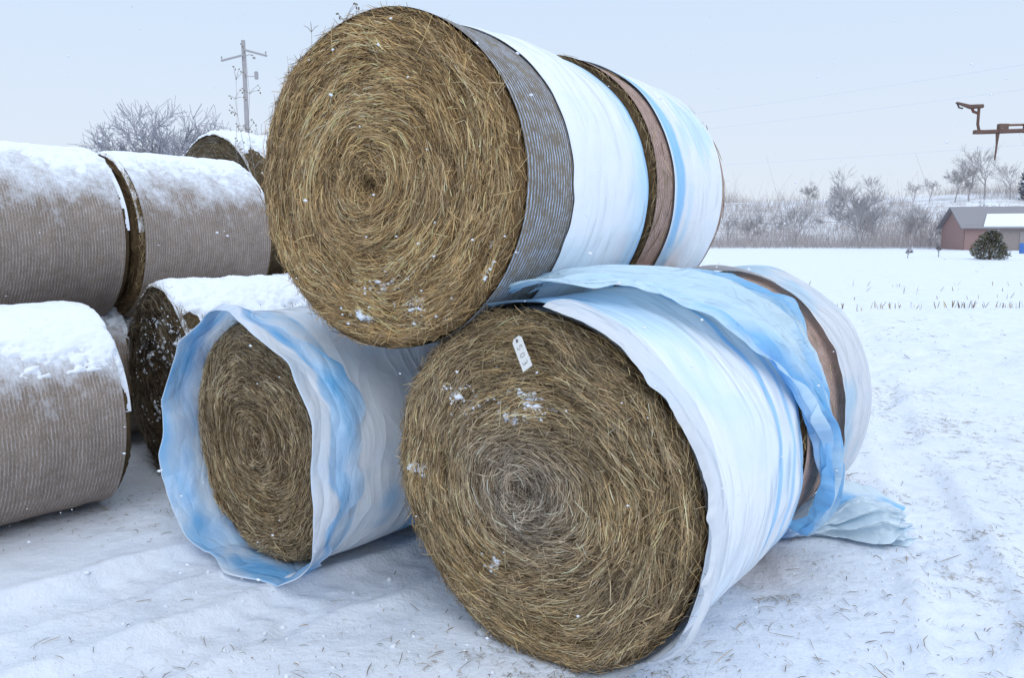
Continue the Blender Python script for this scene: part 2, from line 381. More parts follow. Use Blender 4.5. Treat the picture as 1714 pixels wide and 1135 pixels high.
# --- upper front bale
BT=Bale('hay_bale','round hay bale, grey-blue net and white film, resting on two bales',(-.605,3.49,2.015),33,.752,1.16,1,nst=32000,rim=1100,bright=1.17,hue=(1.07,.99,.89),ell=.014,eang=0,hollow=.05)
BT.specks([(.22,-.52,.07,.05),(.62,-.33,.02,.06),(.02,-.45,.12,.03),(-.1,-.6,.05,.02)],260,.0045,3)
BT.shell('net_wrap',M_netblue,.035,.62,.009,300,60,*full,amp=.005)
def cT(T,W,Y):
    f=sm(.62,1.0,W+.16*fbm(T*3,Y*5,0,71,3))*.9
    c=lerpc(WHITE,LBLUE,f); f2=sm(.93,1.0,W)*.7; return lerpc(c,BLUE,f2)
BT.shell('plastic_wrap',M_plast,lambda T:.40+.02*vn(T*1.3,0,0,5)+.01*vn(T*9,0,0,6),1.19,.028,300,60,*full,amp=.006,colf=cT,
   rfun=lambda T,W,Y:.012*np.sin(PI*W)+.008*fbm(T*3,Y*4,0,77,3)-.010*sm(.1,0,W))
# --- upper rear bale
p33=math.radians(33); a=np.array([math.sin(p33),math.cos(p33)]); nrm=np.array([math.cos(p33),-math.sin(p33)])
P2=np.array([-.605,3.49])+a*1.26+nrm*.045
BTR=Bale('hay_bale','round hay bale with red net and blue-white film, stacked on top',(P2[0],P2[1],2.035),33,.752,1.19,2,nst=3500,rim=2200,sideN=900,bright=.9)
BTR.shell('net_wrap',M_netpink,.03,1.15,.009,240,60,*full,amp=.005)
def cTR(T,W,Y):
    f=sm(.0,.04,W)*(1-sm(.13,.2,W+.05*fbm(T*4,Y*6,0,73,3)))
    c=lerpc(WHITE,BLUE,f*.95); return lerpc(c,LBLUE,sm(.5,.8,fbm(T*1.5,Y*3,0,74,3)+.5)*.7)
BTR.shell('plastic_wrap',M_plast,lambda T:.25+.02*vn(T*2,0,0,8),1.05,.026,240,50,*full,amp=.007,colf=cTR)
# --- lower bale with number tag
PB=(.065,3.09,.727)
BR=Bale('hay_bale','round hay bale with numbered tag and torn white film on snow',PB,36.5,.750,1.2,3,nst=35000,rim=1100,greyc=.6,bright=1.05,squash=.02,irregular=.02,ell=.026,sat=.90,hue=(1.03,1,.96))
BR.specks([(-.28,.37,.07,.05),(-.04,.31,.05,.02),(.05,.40,.07,.02),(-.60,-.0,.03,.02),(-.15,-.35,.03,.02)],280,.0042,4)
BR.shell('net_wrap',M_netblue,.05,1.18,.006,200,30,*full,amp=.002)
def y0R(T):
    tt=(T+PI)%(2*PI)-PI
    return .01+.02*vn(tt*2.2,0,0,81)+.012*vn(tt*11,0,0,82)
def cR(T,W,Y):
    c=np.tile(WHITE,(T.shape[0],T.shape[1],1))
    c=lerpc(c,LBLUE,sm(.1,.5,fbm(T*1.2,Y*2.5,0,83,3)+.15*W)*.5)
    s1=sm(.034,.014,np.abs(W-.70-.05*np.sin(T*1.5)-.01*vn(T*8,0,0,72)))*1.0+sm(.028,.008,np.abs(W-.86-.02*np.sin(T*2)))*.8+sm(.05,.01,np.abs(W-.98))*.9
    c=lerpc(c,BLUE,np.clip(s1,0,1)*.85)
    tt=(T+PI)%(2*PI)-PI
    return lerpc(c,BLUE,sm(1.0,1.5,tt+.3*fbm(T*3,W*4,0,84,2))*sm(.6,.2,W)*.7)
BR.shell('plastic_wrap',M_plast,y0R,1.2,.032,420,110,-.62*PI,.66*PI,amp=.006,colf=cR,
   rfun=lambda T,W,Y:.015*sm(.06,0,W)*(1+vn(T*5,0,0,84))+.02*fbm(T*2,Y*3,0,85,2)+.012*ridge(T*1.2+Y*1.5,Y*3.5-T*1.6,0,79,2)*sm(0,.2,W))
def cH(T,W,Y): return np.tile(np.array([.83,.86,.90]),(T.shape[0],T.shape[1],1))*(.92+.08*W[...,None])
def hem(T):
    return -.03+.025*vn(T*2.1,0,0,86)+.020*fbm(T*9,0,0,87,3)-.075*np.exp(-((T+.42)/.14)**2)-.055*np.exp(-((T+.18)/.03)**2)-.03*np.exp(-((T-.1)/.03)**2)-.03*np.exp(-((T-.75)/.05)**2)+.08*sm(-.65,-.9,T)
BR.shell('folded_hem',M_loose,hem,lambda T:.11+.05*np.sin(T*1.0)+.02*fbm(T*4,0,0,88,2)+.03*sm(-.65,-.9,T),.062,460,30,-.29*PI,.46*PI,amp=.006,colf=cH,
   rfun=lambda T,W,Y:.014*np.sin(PI*W)*(.6+.5*vn(T*4,0,0,89))-.012*sm(.2,0,W)+.006*fbm(T*5,Y*8,0,78,2)+.03*np.exp(-((T+.42)/.18)**2)*(1-W)-.004-.024*sm(-.6,-.85,T))
# --- number tag
tag=MB(); 
tw,thh=.027,.072
V=[(-tw,0,-thh),(tw,0,-thh),(tw,0,thh-.012),(tw-.012,0,thh),(-tw+.012,0,thh),(-tw,0,thh-.012)]
tag.add([(x,y+dy,z) for dy in (0,.0015) for (x,y,z) in V],[(0,1,2,3,4,5),(11,10,9,8,7,6)]+[(i,i+6,(i+1)%6+6,(i+1)%6) for i in range(6)],(.82,.80,.76))
M_card=mat_simple('tag_card',(.80,.78,.74),.6,.08,30,.05,.001)
M_ink=mat_simple('black_ink',(.06,.06,.065),.6,.1,30,.0,.001)
tg=obj('number_tag',tag.mesh('number_tag',[M_card]),BR.root,label='white card tag handwritten 503')
tg.location=(.03,-.085,BR.R+.60); tg.rotation_euler=(math.radians(-14),math.radians(-36),0)
ink=MB()
def stroke(pts,z0,s=.018):
    P=[]
    for (x,y) in pts:
        P.append(((y-.5)*s*1.5, -.0016, z0-(x-.35)*s*1.15))
    ink.tube(P,.0007,6,(.03,.03,.03))
d5=[(.7,1),(.1,1),(.08,.55),(.35,.64),(.65,.5),(.68,.22),(.4,.0),(.05,.1)]
d0=[(.35+.33*math.cos(q),.5+.5*math.sin(q)) for q in np.linspace(0,2*PI,15)]
d3=[(.05,.9),(.35,1),(.62,.82),(.55,.6),(.3,.5),(.6,.42),(.68,.2),(.38,0),(.05,.1)]
stroke(d5,.026); stroke(d0,-.010); stroke(d3,-.044)
obj('lettering',ink.mesh('lettering',[M_ink]),tg)
hole=MB(); hole.tube([(0.005*math.cos(q),-.002,thh-.016+.005*math.sin(q)) for q in np.linspace(0,2*PI,13)],.0014,6,(.05,.04,.04))
hole.tube([(0,-.002,thh-.016),(0.002,-.012,thh),(0,.0,thh+.012),(.004,.03,thh+.008)],.001,6,(.05,.04,.04))
obj('wire_tie',hole.mesh('wire_tie',[M_ink]),tg)
# --- lower rear bale
b=np.array([math.sin(math.radians(36.5)),math.cos(math.radians(36.5))])
P3=np.array(PB[:2])+b*1.225
BRR=Bale('hay_bale','round hay bale with red net and loose blue film on snow',(P3[0],P3[1],.765),36.5,.78,1.28,4,nst=3500,rim=1800,sideN=600,bright=1.0)
BRR.shell('net_wrap',M_netpink,.01,1.22,.009,240,60,*full,amp=.005)
def cRR(T,W,Y):
    c=np.tile(WHITE*1.0,(T.shape[0],T.shape[1],1)); return lerpc(c,LBLUE,sm(.0,.35,fbm(T*2,Y*3,0,95,3)+.1)*.8)
BRR.shell('plastic_wrap',M_loose,lambda T:.62+.10*vn(T*1.7,0,0,96)+.04*fbm(T*6,0,0,97,3),1.26,.04,280,60,*full,amp=.008,colf=cRR,
   rfun=lambda T,W,Y:.03*fbm(T*2.2,Y*2,0,98,2)+.016*ridge(T*1.0,Y*4+T,0,99,2)+.02*sm(.2,0,W))
# loose blue drape over the joint between the two lower bales
def drape():
    nu,nv=680,260; U=np.linspace(0,1,nu)[:,None]; W=np.linspace(0,1,nv)[None,:]
    T=math.radians(112)+(math.radians(-36)-math.radians(112))*U
    kx=[0,.12,.25,.4,.52,.62,.72,.85,1]
    ya=np.interp(U,kx,[.0,.06,.34,.66,.88,1.05,1.20,1.34,1.42])
    yb=np.interp(U,kx,[.40,1.15,1.70,1.80,1.56,1.42,1.46,1.60,1.74])
    ya=ya+.07*fbm(U*8,0,0,101,4); yb=yb+.09*fbm(U*9,0,0,102,4)
    Y=ya+(yb-ya)*W
    ux=U+.05*fbm(U*5,W*4,0,109,2); Wq=W+.12*fbm(U*5,W*3,0,108,3)
    wide=sm(.15,.8,yb-ya); nar=sm(.35,.65,U)
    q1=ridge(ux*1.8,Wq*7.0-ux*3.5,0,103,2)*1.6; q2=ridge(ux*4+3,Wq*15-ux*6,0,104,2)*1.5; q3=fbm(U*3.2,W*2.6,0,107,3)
    q4=ridge(ux*9-Wq*5,Wq*8+ux*5,0,117,2)*1.5
    r=.785+.035+.04*np.sin(PI*W)**.6*wide+(.034+.014*nar)*q1+.017*q2+.010*q4+.06*q3*wide+.045*np.exp(-((W-.06)/.05)**2)*(.5+.8*vn(U*8,0,0,118))
    r=r+.05*sm(.55,.9,U)*np.sin(PI*W)
    r=r-.03*sm(.93,1,W)
    r=np.maximum(r,.780+.004*q1)
    Yd=Y+.035*q1+.016*q2+.04*fbm(U*6,W*4,0,119,2)
    V=np.stack([r*np.cos(T),Yd,.76+r*np.sin(T)],-1)
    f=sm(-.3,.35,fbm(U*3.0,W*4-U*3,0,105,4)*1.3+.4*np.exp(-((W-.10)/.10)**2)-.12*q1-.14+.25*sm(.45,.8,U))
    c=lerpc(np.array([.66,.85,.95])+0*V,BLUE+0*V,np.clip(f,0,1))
    c=lerpc(c,DBL+0*V,sm(-.1,-.9,q1)*.35)  # darker blue painted into fold valleys to deepen their shading
    cyl=np.stack([U*2+0*W,W*(yb-ya),0*U*W],-1)
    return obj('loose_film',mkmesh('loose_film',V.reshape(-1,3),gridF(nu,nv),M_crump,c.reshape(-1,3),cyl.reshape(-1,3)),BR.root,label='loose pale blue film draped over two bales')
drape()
def tail():
    nu,nv=260,340; U=np.linspace(0,1,nu)[:,None]; A=np.linspace(0,2*PI,nv)[None,:]
    px=1.44+.95*U; py=4.40+.20*np.sin(U*2.6)
    Ra=.045+.058*sm(.05,.75,U)+.014*np.sin(U*9)-.030*sm(.9,1.0,U)
    tw=A+U*1.4
    folds=.5*ridge(np.cos(tw)*2.6+7,np.sin(tw)*2.6,U*1.6,111,3)*1.5+.35*vn(np.cos(tw)*5.0,np.sin(tw)*5.0,U*3.0,112)
    r=Ra*(1+.95*folds+.22*fbm(np.cos(tw)*3,np.sin(tw)*3,U*12,113,3))
    yy=py+r*np.cos(A)*2.2
    zz=Ra*.55+r*np.sin(A)*.80
    zz=zz+.045*np.exp(-((U-.70)/.12)**2)*np.clip(np.sin(A)+.2,0,1)+.02*fbm(U*9,np.cos(A)*2,np.sin(A)*2,118,3)
    xx=px+.08*fbm(np.cos(tw)*3,np.sin(tw)*3,U*3,114,3)*sm(.5,1,U)*2+.03*np.cos(A)
    zz=np.maximum(zz,.006+.003*np.cos(A*3))
    Vw=np.stack([xx,yy,zz],-1)
    f=sm(-.30,.30,folds*.9+.5*fbm(np.cos(tw)*1.5,np.sin(tw)*1.5,U*5,115,2)); c=lerpc(BLUE*1.0+0*Vw,np.array([.78,.89,.95])+0*Vw,f); c=lerpc(c,DBL+0*c,sm(.45,.1,U+0*A)*.8)
    M=(Matrix.Translation(BRR.root.location)@Matrix.Rotation(-BRR.phi,4,'Z')).inverted(); M=np.array(M)
    Vl=Vw.reshape(-1,3)@M[:3,:3].T+M[:3,3]
    cyl=np.stack([U+0*A,A*.15+0*U,0*U*A],-1)
    obj('film_tail',mkmesh('film_tail',Vl,gridF(nu,nv),M_crump,c.reshape(-1,3),cyl.reshape(-1,3)),BRR.root,label='gathered blue film trailing on the snow')
tail()
# --- lower left bale with open sleeve
PL=(-1.36,4.06,.675)
BL=Bale('hay_bale','round hay bale inside an open blue and white plastic sleeve',PL,39.5,.675,1.2,6,nst=19000,rim=200,bright=.95,squash=.015,wlen=.8,hue=(1.02,1,.98),sat=.85)
def sleeve():
    nt=520; T=np.linspace(-.5*PI,1.5*PI,nt)[:,None]
    seq=[]
    for y in np.linspace(1.18,.1,44): seq.append((y,.028,0,0))
    for q in np.linspace(0,1,34)[1:]: seq.append((.1-.31*q,.028+.03*q,1,q))
    for q in np.linspace(0,1,5)[1:]: seq.append((-.21-.004*math.sin(q*PI),.058+.007*q,2,q))
    for q in np.linspace(0,1,34)[1:]: seq.append((-.21,.065-.011*q,3,q))
    A=np.array(seq); Y=A[:,0][None,:]; E=A[:,1][None,:]; K=A[:,2][None,:]; Q=A[:,3][None,:]
    C=np.cos(T);Sn=np.sin(T)
    fl=.21+.28*fbm(C*2.2,Sn*2.2,0,141,3)
    Y=np.where(K==3,Y+Q*fl,Y+0*T)
    lip=sm(.1,-.21,Y)
    wob=.18*fbm(C*1.5,Sn*1.5,0,121,2)+.03*fbm(C*4.5,Sn*4.5,0,122,2)
    Yd=Y+lip*wob
    w=.11*fbm(C*1.6,Sn*1.6,Y*2,124,2)*lip+.030*(ridge(C*1.9,Sn*1.9,Y*3.0,125,2)*1.5-.2)*lip+.006*fbm(C*2,Sn*2,Y*5,126,3)
    w=w+.007*ridge(C*1.6,Sn*1.6,Y*1.6,131,1)*2*sm(.1,.3,Y)
    lay=(K>=3)*(.020*fbm(C*4,Sn*4,Y*6,127,3)*np.sin(PI*np.clip(Q,0,1)*.9)+.008*Q)
    r=BL.rf(T)+E+w+lay
    z=BL.R+r*np.sin(T)
    flo=np.where(K==3,.002,np.where(K==2,.007,.013))+.004*np.abs(C)
    z=np.maximum(z,flo+0*z)
    V=np.stack([r*C,Yd,z],-1)
    side=sm(.35,.0,Sn)*sm(0,.3,C)
    band=sm(.13,.07,np.abs(Y-.66-.05*vn(T*3,0,0,128)))
    f=np.where(K==0,band*.95*sm(.55,.25,Sn)+sm(.10,.45,fbm(C*2,Sn*2,Y*3,139,3))*.55*side+.22*sm(0,.4,fbm(C*2,Sn*2,Y*2,144,3)),0)
    f=np.where(K==1,.38+.9*fbm(C*3,Sn*3,Y*9,129,3)+.3*sm(.0,-.12,Y),f)
    f=np.where(K==2,.10,f)
    f=np.where(K==3,sm(.40,.5,Q+.4*fbm(C*3,Sn*3,Q*2,143,3))*(.75+.5*vn(C*4,Sn*4,Q*5,145)),f)
    c=lerpc(WHITE+0*V,BLUE+0*V,np.clip(f,0,1))
    cyl=np.stack([T*BL.R+0*Y,Y+0*T,0*T*Y],-1)
    nv=A.shape[0]; mi=np.tile((np.arange(nv-1)>44).astype(int),nt-1)
    obj('plastic_sleeve',mkmesh('plastic_sleeve',V.reshape(-1,3),gridF(nt,nv),[M_plast,M_loose],c.reshape(-1,3),cyl.reshape(-1,3),mi),BL.root,label='loose blue and white film sleeve open at one end')
sleeve()
dL=np.array([math.sin(math.radians(39.5)),math.cos(math.radians(39.5))]); P4=np.array(PL[:2])+dL*1.3
BLR=Bale('hay_bale','round hay bale in white film standing behind another bale',(P4[0],P4[1],.69),39.5,.69,1.2,7,nst=600,rim=200,bright=.8)
BLR.shell('plastic_wrap',M_plast,.1,1.15,.022,160,30,*full,amp=.009,colf=cRR)
# --- snow covered pile
NG='snow-covered bales in the older pile'
def pilebale(lab,P,phi,R,L,seed,thr=.35,th=.07,net=True,nst=1500,bright=.75,side=0,k=1.6,hue=(1,1,1),nam=.30,sat=1.0,rough=1.0,irr=.02):
    B=Bale('hay_bale',lab,P,phi,R,L,seed,nst=nst,rim=1800,bright=bright,sideN=side,group=NG,hue=hue,sat=sat,rough=rough,irregular=irr)
    if net: B.shell('net_wrap',M_netgrey,.03,L-.05,.016,240,60,*full,amp=.010)
    B.snow(.0,L,thr,th,k,nam,.026 if net else .015)
    return B
def endP(E,phi,L): p=math.radians(phi); return (E[0]-math.sin(p)*L,E[1]-math.cos(p)*L,E[2])
pilebale('net-wrapped round bale with snow cap lying on snow',endP((-2.88,5.12,.65),40,1.25),40,.655,1.25,11,.44,.030,nam=.30,k=1.2)
pilebale('snow-topped net-wrapped bale stacked on the lower bales',endP((-3.47,6.4,1.775),38,1.3),38,.67,1.3,12,.64,.028,nam=.30,k=1.2)
p=math.radians(38)
pilebale('snow-topped net-wrapped bale with loose hay at its joint',(-3.47+math.sin(p)*.07,6.4+math.cos(p)*.07,1.76),38,.67,1.22,13,.68,.028,bright=1.0,nam=.30,k=1.2)
B2=pilebale('dark loose hay bale with snow on top and face',(-2.62,5.62,.69),46,.70,1.25,14,.62,.05,net=False,nst=9000,bright=.46,side=1800,sat=.5,rough=2.2,irr=.06)
B2.specks([(.1,.4,.2,.14),(-.2,.2,.2,.2),(.35,.1,.15,.15),(.0,-.2,.25,.15),(.45,.35,.1,.1)],330,.0065,9,.0)
pilebale('net-wrapped bale with snow cap in lower row',(-4.4,5.7,.66),40,.66,1.25,15,.5,.04)
pilebale('net-wrapped bale with snow cap in lower row',(-3.7,6.75,.66),40,.66,1.25,16,.5,.04)
pilebale('greenish round hay bale with snow cap high on the pile',(-3.15,8.2,2.02),36,.78,1.25,17,.68,.07,net=False,nst=6000,bright=.85,side=1500,hue=(.97,1.04,1.12),sat=.55)
pilebale('dark hay bale dusted with snow beneath another bale',(-2.35,7.55,.68),40,.68,1.25,18,.7,.04,net=False,nst=3000,bright=.5,side=500,sat=.6)
pilebale('dark hay bale dusted with snow beneath another bale',(-3.7,8.6,.68),40,.68,1.25,19,.6,.04,net=False,nst=800,bright=.55)
# ------------------------------------------------------------ ground
def gheight(x,y):
    h=.05*fbm(x*.35,y*.35,0,201,3)+.030*fbm(x*1.6,y*1.6,0,202,4)+.014*fbm(x*5,y*5,0,203,4)
    near=sm(9,3,np.hypot(x-.2,y-4.6)); h=h*(1-.35*near)
    loc=sm(16,5,np.hypot(x,y-4))
    h=h+.014*np.maximum(ridge(x*2.6,y*2.6,0,207,3),0)**2*loc
    h=h-.022*sm(.35,.62,vn(x*3.1+.3*vn(x*2,y*2,0,211),y*2.4,0,212))*loc*sm(-.3,.2,vn(x*.5,y*.5,0,213)+.15)
    for (ox,oy,ph,dep,fz) in ((-2.43,3.42,47,.055,1),(-1.95,2.68,47,.04,1),(1.6,2.2,60,.025,0),(3.2,6.0,22,.045,0),(4.9,6.0,22,.045,0),(2.9,3.4,50,.03,0)):
        q=math.radians(ph); dx=x-ox;dy=y-oy; per=dx*math.cos(q)-dy*math.sin(q); al=dx*math.sin(q)+dy*math.cos(q)
        per=per+.04*np.sin(al*.8)+.02*vn(al*3,0,0,208)
        m=sm(.22,.15,np.abs(per)); lug=np.sin(al*2*PI/.15+np.abs(per)*22)*(.7+.5*vn(al*1.7,per*3,0,209))
        fade=sm(-.5,.1,fbm(x*.8,y*.8,0,206,2)+.2) if not fz else .9+0*x
        h=h-fade*(dep*m-m*.012*lug-.024*np.exp(-((np.abs(per)-.25)/.06)**2)*(1+.8*vn(al*5,per*6,0,205)))
    return h-.015
xs=1.5*np.sinh(np.linspace(-1,1,660)*6.28)+.3; ys=1.5*np.sinh(np.linspace(-1,1,660)*6.28)+4.2
X,Y=np.meshgrid(xs,ys,indexing='ij'); Z=gheight(X,Y)
dirt=sm(2.6,0,np.hypot((X-4.2)/1.6,(Y-6.6)/3.0))*.65+sm(1.5,0,np.hypot((X-2.5)/1.1,(Y-3.7)/1.3))*.45+sm(1.2,.3,np.hypot((X-.3)/1.1,(Y-3.1)/1.0))*.8
dirt+=.36*sm(0,1,fbm(X*.5,Y*.5,0,210,3)+.35)*sm(.8,2.5,X)*sm(30,12,Y)
dirt+=sm(1.0,.3,np.hypot((X+1.5)/1.2,(Y-2.6)/.5))*.3+.6*sm(1,.2,np.hypot((X+3.0)/1.3,(Y-5.1)/.7))+.4*sm(1,.2,np.hypot((X+1.5)/.9,(Y-3.7)/.6))
dirt=np.clip(dirt,0,1)
me=mkmesh('snow_ground',np.stack([X,Y,Z],-1).reshape(-1,3),gridF(660,660),M_ground,np.repeat(dirt.reshape(-1,1),3,1))
obj('ground',me,None,kind='structure')
# hill
hx=np.linspace(-260,330,240); hy=np.linspace(96,330,90); HX,HY=np.meshgrid(hx,hy,indexing='ij')
def hillz(x,y): return -.6+9.2*sm(98,158,y)*(1+.14*vn(x*.02,0,0,220))+.7*fbm(x*.05,y*.10,0,221,4)+.02*np.clip(x-40,0,200)*sm(98,158,y)
M_hill,nt_,b_=newmat('brushy_snow_hill'); o_=N(nt_,'ShaderNodeNewGeometry').outputs['Position']
f_=noise(nt_,mapping(nt_,o_,(.18,.5,.5)),1.0,8,.75)
nt_.links.new(ramp(nt_,f_,[(.45,(.80,.83,.88)),(.55,(.60,.59,.60)),(.68,(.46,.43,.42))]),b_.inputs['Base Color']); b_.inputs['Roughness'].default_value=.9
obj('hill',mkmesh('hill',np.stack([HX,HY,hillz(HX,HY)],-1).reshape(-1,3),gridF(240,90),M_hill),None,kind='structure')
# ------------------------------------------------------------ litter
def litter():
    P=[]
    def cl(n,cx,cy,sx,sy): P.append(np.stack([rng.normal(cx,sx,n),rng.normal(cy,sy,n)],-1))
    cl(800,.5,2.85,.8,.35); cl(700,1.9,3.6,.9,.9); cl(450,-2.6,4.9,.7,.3); cl(1200,4.0,6.4,1.4,1.8); cl(160,-.9,3.1,.8,.3); cl(80,-1.8,2.9,.8,.4); cl(450,3.2,3.6,.8,.8); cl(900,6,12,4,3)
    for i in range(26):
        cx,cy=rng.uniform(1.2,4.6),rng.uniform(2.6,8); cl(40,cx,cy,.07,.05)
    P=np.concatenate(P); n=len(P); z=gheight(P[:,0],P[:,1])+.006
    p=np.concatenate([P,z[:,None]],1); an=rng.random(n)*2*PI; d=np.stack([np.cos(an),np.sin(an),rng.normal(0,.08,n)],-1); e=np.stack([-np.sin(an),np.cos(an),0*an],-1)
    nn=np.tile(np.array([0,0,1.]),(n,1))
    far=1+sm(6,14,P[:,1])*1.5
    V,F=ribbons(p,d,e,nn,rng.lognormal(math.log(.032),.65,n)*far,rng.uniform(.001,.0045,n)*far,rng.normal(0,4,n),rng.normal(0,.5,n),rng.uniform(0,.006,n),rng.uniform(0,.008,n))
    obj('straw_litter',mkmesh('straw_litter',V,F,M_straw,strandcols(n,np.full(n,.6))),None,kind='stuff')
litter()
def lumps():
    V=[];F=[];off=0
    base=np.array([(1,0,0),(-1,0,0),(0,1,0),(0,-1,0),(0,0,1),(0,0,-1)],float)
    for i in range(240):
        if i<110: x,y=rng.normal(-.45,.5),rng.normal(2.95,.28)
        elif i<160: x,y=rng.normal(-1.8,.6),rng.normal(3.6,.4)
        else: x,y=rng.normal(2.2,.9),rng.normal(4,1.2)
        s_=min(.018,.007*rng.lognormal(0,.5)); u=base*s_*rng.uniform(.6,1.4,(6,3)); V.append(u+np.array([x,y,float(gheight(np.array(x),np.array(y)))+s_*.2]))
        F.append(np.array([(0,2,4),(2,1,4),(1,3,4),(3,0,4),(2,0,5),(1,2,5),(3,1,5),(0,3,5)])+off); off+=6
    obj('snow_crumbs',mkmesh('snow_crumbs',np.concatenate(V),np.concatenate(F),M_snow),None,kind='stuff')
lumps()
def stubble():
    n=1500; x=rng.uniform(5,30,n); row=rng.integers(0,4,n); y=18.2+row*2.6+rng.normal(0,.10,n)+x*.03
    keep=(row==0)|(rng.random(n)<.08); x=x[keep];y=y[keep];n=len(x)
    p=np.stack([x,y,gheight(x,y)+.05],-1); d=np.stack([rng.normal(0,.35,n),rng.normal(0,.3,n),np.ones(n)],-1); d/=np.linalg.norm(d,axis=1,keepdims=True)
    e=np.tile(np.array([1.,0,0]),(n,1)); nn=np.tile(np.array([0,-1.,0]),(n,1))
    V,F=ribbons(p,d,e,nn,rng.uniform(.08,.28,n),rng.uniform(.012,.024,n),np.zeros(n),rng.normal(0,.4,n),np.zeros(n),np.zeros(n))
    obj('corn_stubble',mkmesh('corn_stubble',V,F,M_straw,strandcols(n,np.full(n,.8))),None,kind='stuff')
stubble()
# ------------------------------------------------------------ trees
M_bark=mat_simple('hazed_and_plain_bark',None,.9,.3,6,.3,.02,True)  # colour comes from each mesh; far trees are paled to paint in snowfall haze
def tree_mesh(seed,h,spread,levels,rmin,col,trunkfrac=.25,r0=None,kids=3,wob=.12,shr=.68,up=.04):
    rnd=random.Random(seed); tr=MB(); cr=MB()
    def br(p,d,L,r,lv):
        K=3 if lv<levels-1 else 2; P=[p.copy()]; q=p.copy(); dd=d.copy()
        for i in range(K):
            dd=dd+np.array([rnd.gauss(0,wob) for _ in range(3)])+np.array([0,0,up]); dd/=np.linalg.norm(dd); q=q+dd*L/K; P.append(q.copy())
        rr=[max(rmin,r*(1-.45*i/K)) for i in range(K+1)]
        c=np.array(col)*rnd.uniform(.8,1.15)
        (tr if lv==0 else cr).tube(P,rr,6 if lv==0 else (4 if lv<2 else 3),c,0,False)
        if lv>=levels: return
        n=kids if lv>0 else kids+2
        for i in range(n):
            t=rnd.uniform(.35,1) if lv>0 else rnd.uniform(.5,1)
            bi=min(int(t*K),K-1); pp=P[bi]+(P[bi+1]-P[bi])*(t*K-bi)
            az=rnd.uniform(0,2*PI); sp=spread*rnd.uniform(.6,1.2)
            a=np.array((0,0,1.)) if abs(dd[2])<.95 else np.array((1.,0,0)); u=np.cross(dd,a);u/=np.linalg.norm(u);w=np.cross(dd,u)
            nd=dd*math.cos(sp)+(u*math.cos(az)+w*math.sin(az))*math.sin(sp); nd/=np.linalg.norm(nd)
            br(pp,nd,L*shr*rnd.uniform(.75,1.15),max(rmin,r*.5),lv+1)
    br(np.zeros(3),np.array([0,0,1.]),h*trunkfrac,r0 or h*.025,0)
    return tr.mesh('trunk',[M_bark]),cr.mesh('crown',[M_bark])
def put_tree(ms,loc,s,rz,label,cat='tree',name='bare_tree',group='bare winter trees',sz=None):
    e=empty(name,loc,rz,label,cat,group); e.scale=(s,s,sz or s)
    for m,nm in zip(ms,('trunk','crown')): obj(nm,m,e)
TA=tree_mesh(31,11,.72,5,.013,(.45,.45,.50),.30,.26,5,shr=.74)
put_tree(TA,(-26.0,59,0),1.40,.3,'broad bare winter tree standing behind the bale pile')
TA2=tree_mesh(32,10,.75,5,.013,(.46,.46,.51),.30,.22,5,shr=.74)
put_tree(TA2,(-23.0,62,-.3),1.30,1.3,'broad bare winter tree standing behind the bale pile')
put_tree(TA2,(-29.0,61,-.3),1.26,4.0,'broad bare winter tree standing behind the bale pile')
TB=[tree_mesh(40+i,8,.5,5,.014,(.47,.445,.45),.34,.13,4 if i==0 else 3,shr=.76) for i in range(3)]
hz=lambda x,y: float(hillz(np.array(float(x)),np.array(float(y))))
lst=[(40.5,90,1.1),(43,92,.85),(36,98,.8),(47,104,.85),(51,100,.8),(56,106,.85),(30,100,.7),(33,96,.65),(66,108,.85),(60,100,.7),(27,97,.65),(38,104,.8),(49,94,.6),(63,104,.9),(45,97,.75),(53,93,.55)]
for i,(x,y,s) in enumerate(lst):
    put_tree(TB[i%3],(x,y,hz(x,y) if y>97 else 0),s,i*1.7,'thin bare tree at the edge of the snowy field')
for i,(x,y,s) in enumerate([(82,140,1.2),(86,142,1.3),(79,139,.9),(75,140,.7),(90,141,.9),(98,143,1.0),(60,141,.6),(66,142,.75),(54,143,.55),(71,138,.7)]):
    put_tree(TB[(i+1)%3],(x,y,hz(x,y)),s,i*2.1,'tall bare tree on the snowy hilltop')
SH=tree_mesh(60,1.6,.55,4,.010,(.34,.31,.31),.2,.03,4)
put_tree(SH,(28.2,55,0),1.0,0,'small bare shrub in the snowy field','shrub','bare_shrub','bare shrubs in the field')
put_tree(SH,(31.5,57,0),1.2,2,'small bare sapling in the snowy field','shrub','bare_shrub','bare shrubs in the field',1.5)
def brush():
    n=85000; x=rng.uniform(-30,125,n); u=rng.random(n)
    y=np.where(u<.42,rng.uniform(88,106,n),rng.uniform(106,162,n))
    cl=fbm(x*.05,y*.09,0,240,3); keep=(cl>.02)|((u<.40)&(rng.random(n)<.8)); x=x[keep];y=y[keep];n=len(x)
    z=np.where(y>96,hillz(x,y),0); hgt=rng.lognormal(.60,.55,n)*np.where(y<106,1.0,.7)*(1+.8*vn(x*.25,y*.2,0,245))
    d=np.stack([rng.normal(0,.38,n),rng.normal(0,.2,n),np.ones(n)],-1); d/=np.linalg.norm(d,axis=1,keepdims=True)
    p=np.stack([x,y,z+hgt*.4],-1); e=np.tile(np.array([1.,0,0]),(n,1)); nn=np.tile(np.array([0,-1.,0]),(n,1))
    V,F=ribbons(p,d,e,nn,hgt,rng.uniform(.012,.040,n),rng.normal(0,.25,n),rng.normal(0,.3,n),np.zeros(n),np.zeros(n),K=2)
    c=np.array([.47,.42,.405])*rng.uniform(.65,1.35,(n,1)); c=np.repeat(c,6,axis=0)  # brush colour lightened to stand in for distance haze
    obj('brush',mkmesh('brush',V,F,M_bark,c),None,kind='stuff')
brush()
